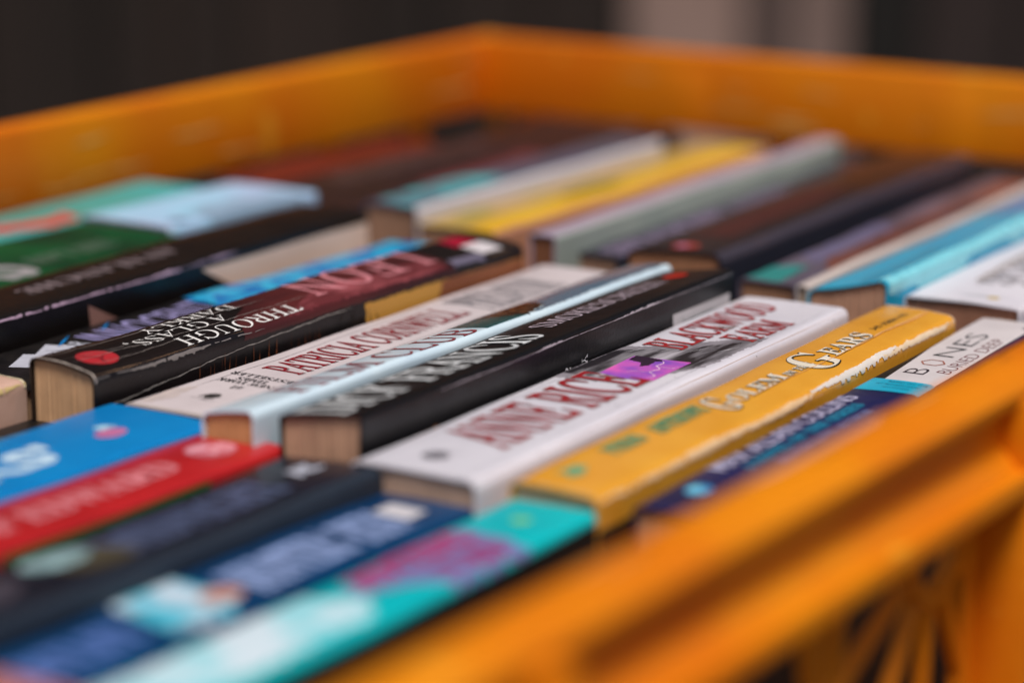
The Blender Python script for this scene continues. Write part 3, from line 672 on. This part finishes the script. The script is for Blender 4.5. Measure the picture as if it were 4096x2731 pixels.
# --- left column
b = Book('kblack', 'tall black paperback with faint grey capitals and tan areas on its side cover', mat('cover_kblack', (24, 18, 16), rough=.36, col2=(16, 13, 13), vscale=40, bump=.2, bscale=700, coat=.12, spots=((104, 98, 96), 1100, .735)), page='c0a088', r=.0012)
b.text('title_lettering', 'AVALANCHE', 'up', .0075, .0375, .1000, .0060, ink('8c7c80'), 'bold', 0)
b.edge_wear(True, .0004, 0, .110, ink('c8a8c0', .6), a0=b.w, breaks=.35); b.edge_wear(False, .0005, 0, None, ink('5a3418', .7), a0=.0002, breaks=.1)
TAN = mat('tan_cover_print', (238, 206, 188), rough=.5, col2=(226, 192, 172), vscale=40)
b.patch('cover_art', [(b.w + .0018, .0940), (b.w + .0018, b.L - .0004), (b.w + .02, b.L - .0004), (b.w + .02, .1290), (b.w + .0115, .1127)], TAN, .0001)
b.patch('cover_art', [(b.w + .0022, .0470), (b.w + .02, .0500), (b.w + .02, .0740), (b.w + .0080, .0590)], mat('brown_cover_print', (164, 120, 110), rough=.45, col2=(146, 104, 94), vscale=60), .0001)
b = Book('zahir', 'dark paperback with lavender capitals and blue strokes, bright blue towards its far end', mat('cover_zahir', (34, 30, 28), rough=.3, col2=(20, 18, 18), vscale=200, bump=.25, bscale=600, coat=.15, spots=((104, 98, 96), 1100, .735)), page='9a7a60', wave=.0003)
b.patch('publisher_logo', [(.0125, .0130), (.0060, .0250), (.0085, .0265), (.0040, .0350), (.0110, .0370), (.0180, .0280), (.0190, .0160)], ink('c0c0cc'))
for p in ([(.0150, .0180), (.0110, .0300)], [(.0110, .0300), (.0175, .0230)], [(.0085, .0300), (.0150, .0335)], [(.0150, .0335), (.0120, .0350)]):
    b.line('logo_mark', p, .0006, ink('24242a'), .0002)
b.text('publisher_lettering', 'AR', 'down', .0135, .0350, .0410, .0055, ink('c8c8d4'), 'plain', .01)
for p in ([(.0085, .0345), (.0035, .0440)], [(.0070, .0520), (.0025, .0600)], [(.0110, .0530), (.0140, .0560)]): b.line('blue_stroke', p, .0008, ink('1484cc'), .0002)
b.text('title_lettering', 'INNOCENT', 'down', .0175, .0440, .0880, .0125, ink('9c94c4'), 'plain', .004)
b.patch('cover_art', [(.0003, .0900), (.0003, b.L - .001), (b.w - .002, b.L - .001), (b.w - .002, .0860)], mat('blue_water_print', (50, 176, 214), rough=.3, col2=(12, 92, 170), vscale=170, lo=.42, hi=.56), .0001, jag=.0008)
b = Book('green', 'dark green paperback with large pale rounded letters at the left edge', mat('cover_green', (10, 82, 42), rough=.55, col2=(14, 46, 28), vscale=36, bump=.1, spec=.15), page='b89478')
b.text('title_lettering', 'SWAN', 'up', .0120, .0500, .1180, .0260, ink('a09ca0'), 'plain', .03); b.text('author_lettering', 'THE LAST', 'up', .0240, .1220, .1560, .0070, ink('5c7464'), 'bold', .01)
b.edge_wear(True, .0012, 0, None, ink('6a3a14', .7), a0=b.w - .0008, breaks=0)
b = Book('lightblue', 'short thick pale blue book with a small grey emblem, level with the orange wall', mat('cover_lightblue', (150, 206, 230), rough=.5, col2=(172, 190, 224), vscale=30, bump=.05, coat=.2), page='c0a4a4', kind='thick_book')
b.ellipse('publisher_logo', .0290, .0100, .0030, .0035, ink('6a7c98')); b.end_wear(False, .0012, ink('d0b8c8', .7))
b.patch('cover_art', [(.0220, .0200), (.0250, .0600), (.0400, .0650), (.0400, .0180)], ink('8aa4bc'), jag=.002)
b = Book('tealfish', 'aqua paperback with a coral fish-like shape, pressed against the left crate wall', mat('cover_tealfish', (30, 180, 184), rough=.34, col2=(60, 150, 140), vscale=24, bump=.05, coat=.12))
b.patch('cover_art', [(.0190, .0780), (.0275, .1060), (.0255, .1180), (.0145, .1230), (.0190, .1120), (.0110, .0900)], mat('coral_print', (206, 78, 70), rough=.4, col2=(170, 60, 60), vscale=60), jag=.001)

# --- far row
b = Book('redthin', 'thin red book squeezed against the left crate wall near the far corner', mat('cover_redthin', (104, 32, 24), rough=.4, vscale=40, bump=.05)); b.text('title_lettering', 'LANTERN', 'down', .0110, .05, .12, .006, ink('6c2018'), 'bold', .01)
b = Book('dark1', 'dull brown-black book between the thin red one and the maroon-tinged one', mat('cover_dark1', (40, 30, 31), rough=.4, col2=(36, 26, 26), vscale=40, bump=.05), page='a89088'); b.text('title_lettering', 'HARBOUR', 'down', .018, .03, .12, .010, ink('584648'), 'bold', .01)
b = Book('dark2', 'dark plum book with a maroon middle, left of the teal patterned one', mat('cover_dark2', (48, 33, 38), rough=.4, col2=(32, 22, 22), vscale=20, bump=.05), page='a07860'); b.patch('cover_art', [(.010, .05), (.008, .12), (.027, .12), (.028, .05)], ink('6c343a'), jag=.001)
b = Book('whiteside', 'book with teal and plum patterned spine and a white side cover', mat('cover_whiteside', (92, 84, 104), rough=.36, col2=(70, 78, 90), vscale=30, bump=.05), page='a88068')
b.patch('cover_art', [(.0010, .0030), (.0010, .050), (.0150, .066), (.0165, .0020)], mat('teal_pattern_print', (70, 168, 172), rough=.36, col2=(92, 96, 112), vscale=60, lo=.42, hi=.56), jag=.001)
b.patch('side_print_or_shade', [(b.w - .0012, .0003), (b.w - .0012, b.L - .0003), (b.w + .04, b.L - .0003), (b.w + .04, .0003)], ink('ccc8d0'), .0001)
b = Book('yellow', 'wide golden yellow paperback with an olive smudge, beside the white sided book', mat('cover_yellow', (186, 150, 92), rough=.36, col2=(176, 146, 70), vscale=40, bump=.05), page='a88066')
b.patch('spine_panel', [(.0170, .0010), (.0160, b.L - .001), (b.w - .001, b.L - .001), (b.w - .001, .0010)], mat('golden_print', (226, 178, 20), rough=.36, col2=(214, 160, 24), vscale=30), .0001, jag=.0008)
b.ellipse('cover_art', .0140, .0800, .0045, .0180, ink('7c6c14'), .00016); b.ellipse('cover_art', .0080, .0200, .0040, .0090, ink('9c9040'), .00016)
b.patch('side_print_or_shade', [(b.w - .0012, .0003), (b.w - .0012, b.L - .0003), (b.w + .02, b.L - .0003), (b.w + .02, .0003)], ink('cc9070'), .0001)

b = Book('sage', 'narrow book with lavender spine and grey-green side cover', mat('cover_sage', (160, 146, 164), rough=.4, col2=(172, 150, 160), vscale=30, bump=.05), page='84563e', r=.0008)
b.patch('side_print_or_shade', [(b.w - .0004, .0003), (b.w - .0004, b.L - .0003), (b.w + .04, b.L - .0003), (b.w + .04, .0003)], mat('sage_print', (172, 180, 170), rough=.4, col2=(158, 168, 160), vscale=40), .0001)
b = Book('lavender', 'black book with a line of blurred lavender capitals', mat('cover_lavender', (40, 42, 54), rough=.36, col2=(54, 50, 60), vscale=30, bump=.05), page='a88470')
b.text('title_lettering', 'SHADOWLANDS', 'down', .0155, .004, .120, .0080, ink('84748f'), 'bold', .02)
b = Book('maroon', 'black book with a maroon panel and a small red and pink logo', mat('cover_maroon', (26, 24, 30), rough=.30, col2=(22, 20, 24), vscale=30, bump=.05, coat=.12), page='b07c5c', r=.0022, bulge=.0006)
b.patch('spine_panel', [(.0080, .0200), (.0080, .1100), (.0200, .1100), (.0200, .0260)], ink('44201f'), jag=.001)
b.ellipse('publisher_logo', .0150, .0070, .0042, .0035, ink('a83c34')); b.ellipse('publisher_logo', .0140, .0068, .0018, .0018, ink('d080a0'), .0002)
b.patch('spine_edge_sheen', [(b.w - .0024, .0004), (b.w - .0024, b.L - .0004), (b.w + .0006, b.L - .0004), (b.w + .0006, .0004)], ink('403b46', .3), .00012, jag=.0002)  # lighter strip paints a soft sheen along the spine ridge
b.patch('side_print_or_shade', [(b.w + .0008, .0003), (b.w + .0008, b.L - .0003), (b.w + .04, b.L - .0003), (b.w + .04, .0003)], ink('2c2e3a', .4), .0001)
b = Book('collage', 'book with a soft collage spine of teal, lavender and brick tones', mat('cover_collage', (120, 106, 122), rough=.34, col2=(60, 60, 74), vscale=36, stretch=(1, .4, 1), bump=.05, coat=.12), page='b08468')
b.patch('cover_art', [(.0008, .0020), (.0008, .0200), (.0100, .0240), (.0110, .0020)], ink('2c8480'), jag=.001)
b.patch('cover_art', [(.0020, .0360), (.0020, .0900), (.0085, .0900), (.0085, .0300)], ink('6c6684'), jag=.0015)
b.patch('cover_art', [(.0100, .0360), (.0080, b.L - .001), (b.w - .0005, b.L - .001), (b.w - .0005, .0200)], mat('brick_print', (126, 74, 62), rough=.34, col2=(84, 52, 48), vscale=30), jag=.0008)
b = Book('cream', 'very thin cream book between the collage spine and the cyan book', mat('cover_cream', (206, 192, 186), rough=.4, vscale=30), page='c0a890', r=.0005)
b = Book('cyan', 'cyan book with a ridged spine and a painted highlight, tilted towards the near rim', mat('cover_cyan', (0, 172, 208), rough=.3, col2=(0, 158, 200), vscale=30, bump=.05, coat=.15), page='c89a80', r=.0026, bulge=-.0006)
b.patch('cover_art', [(.0004, .0010), (.0004, b.L - .001), (.0024, b.L - .001), (.0020, .0010)], ink('cfc4c0'), .0001)
b.text('title_lettering', 'OCEANS', 'down', .0160, .0040, .0560, .0040, ink('4ca6c4'), 'plain', 0); b.patch('cover_art', [(.004, .115), (.004, .180), (.018, .180), (.018, .120)], ink('6a88b4'), jag=.001)
b.patch('cover_art', [(b.w - .003, .001), (b.w + .0020, .001), (b.w + .0020, .018), (b.w + .0052, .024), (b.w + .0044, .052), (b.w + .001, .056), (b.w + .001, .085), (b.w + .004, .092), (b.w + .001, .110), (b.w - .002, .110)], ink('8adcea', .25), jag=.0005)  # pale streaks: cover print with the ridge's glossy highlight painted in
b = Book('white2', 'white book with dense grey lettering and a tiny yellow spot near its front end', mat('cover_white2', (222, 218, 226), rough=.42, col2=(212, 208, 218), vscale=30, bump=.1, coat=.2), page='b07c64', warp=.0003)
b.line('publisher_logo', [(.0100, .0240), (.0085, .0900)], .0022, ink('a89c98'), .0001, .0001)
for k, tx in enumerate(('THE QUIET HARVEST', 'OF NORTHERN FIELDS', 'COLLECTED STORIES')): b.text('title_lettering', tx, 'down', .0150 + .0050 * k, .0220 + .002 * k, .1200, .0038, ink('6e686c'), 'bold', 0)
b.ellipse('publisher_logo', .0215, .0075, .0016, .0014, ink('d8b860')); b.line('publisher_logo', [(.0120, .0060), (.0260, .0100)], .0006, ink('94a0a4'), .0002, .0002); b.end_wear(False, .0006, ink('dcd8dc', .7))
b = Book('white3', 'plain off-white book half hidden beyond the near rim', mat('cover_white3', (206, 200, 204), rough=.42, vscale=30), page='b08468')

# ================================================================== table, paving and the dark boarded wall behind
wood = mat('dark_table_wood', (70, 52, 40), rough=.6, col2=(48, 36, 28), vscale=12, stretch=(1, 8, 1), bump=.3)
tb = bpy.data.objects.new('trestle_table', None); C.objects.link(tb); tb.location = (-.36, .55, -.90); tb['label'] = 'dark wooden table carrying the orange crate'; tb['category'] = 'table'
def tpart(name, q, m=wood):
    bm = box_bm(*q, .002); bm.transform(Matrix.Translation(-tb.location)); return link_mesh(name, bm, m, tb)
tpart('table_top', (-.80, .02, .12, .96, -.150, -.1180))
for x in (-.76, -.06):
    for y in (.18, .90): tpart('leg', (x - .025, x + .025, y - .025, y + .025, -.90, -.1505))
bm = bmesh.new(); bmesh.ops.create_grid(bm, x_segments=2, y_segments=2, size=15); bm.transform(Matrix.Translation((0, 0, -.90)))
tag(link_mesh('pavement', bm, mat('pavement_grey', (90, 84, 80), rough=.85, col2=(70, 64, 60), vscale=6, bump=.3)), kind='structure')
hd = Vector((-math.sin(R(32.981)), math.cos(R(32.981)), 0)); rt = Vector((hd.y, -hd.x, 0))
wl = bpy.data.objects.new('boarded_wall', None); C.objects.link(wl)
wl.location = hd * 3.2 + Vector((0, 0, -.90)); wl.rotation_euler = (0, 0, R(32.981))
wl['label'] = 'dark wooden boarded wall with two paler boards, far behind the crate'; wl['category'] = 'wall'
link_mesh('backing', box_bm(-3.2, 3.2, .03, .07, 0, 4.6), mat('wall_backing', (16, 14, 13), rough=.9), wl)  # wall raised far above view to hold back sky light and reflections
rnd = random.Random(5)
DK = [mat('board_%s' % n, c, rough=.8, col2=c2, vscale=3, stretch=(3, 1, .3), bump=.2) for n, c, c2 in (('umber', (42, 31, 26), (30, 22, 18)), ('black', (26, 22, 19), (19, 16, 14)), ('brown', (48, 37, 31), (33, 26, 22)), ('plum', (62, 47, 44), (34, 26, 24)))]
PALE = mat('board_pale', (150, 124, 114), rough=.8, col2=(124, 102, 94), vscale=3, stretch=(3, 1, .4), bump=.2)
MID = mat('board_taupe', (92, 75, 70), rough=.8, col2=(78, 64, 60), vscale=3, stretch=(3, 1, .4), bump=.2)
LIGHT = mat('board_fawn', (124, 103, 96), rough=.8, col2=(104, 86, 80), vscale=3, stretch=(3, 1, .4), bump=.2)
edges = [-3.15]
while edges[-1] < .10: edges.append(min(.137, edges[-1] + rnd.choice((.085, .118, .15))))
edges[-1] = .137
edges += [.282, .335, .408]
while edges[-1] < 3.1: edges.append(edges[-1] + rnd.choice((.085, .118, .15)))
for k in range(len(edges) - 1):
    x0, x1 = edges[k], edges[k + 1]; cxm = (x0 + x1) / 2
    m = DK[rnd.choice((0, 1, 0, 2))]
    if .137 <= x0 < .28: m = PALE
    elif .28 <= x0 < .33: m = MID
    elif .33 <= x0 < .40: m = LIGHT
    elif cxm > .50: m = DK[3]
    link_mesh('board', box_bm(x0 + .003, x1 - .003, -.002 + rnd.uniform(-.003, .003), .0295, .004, 4.55, .003), m, wl)
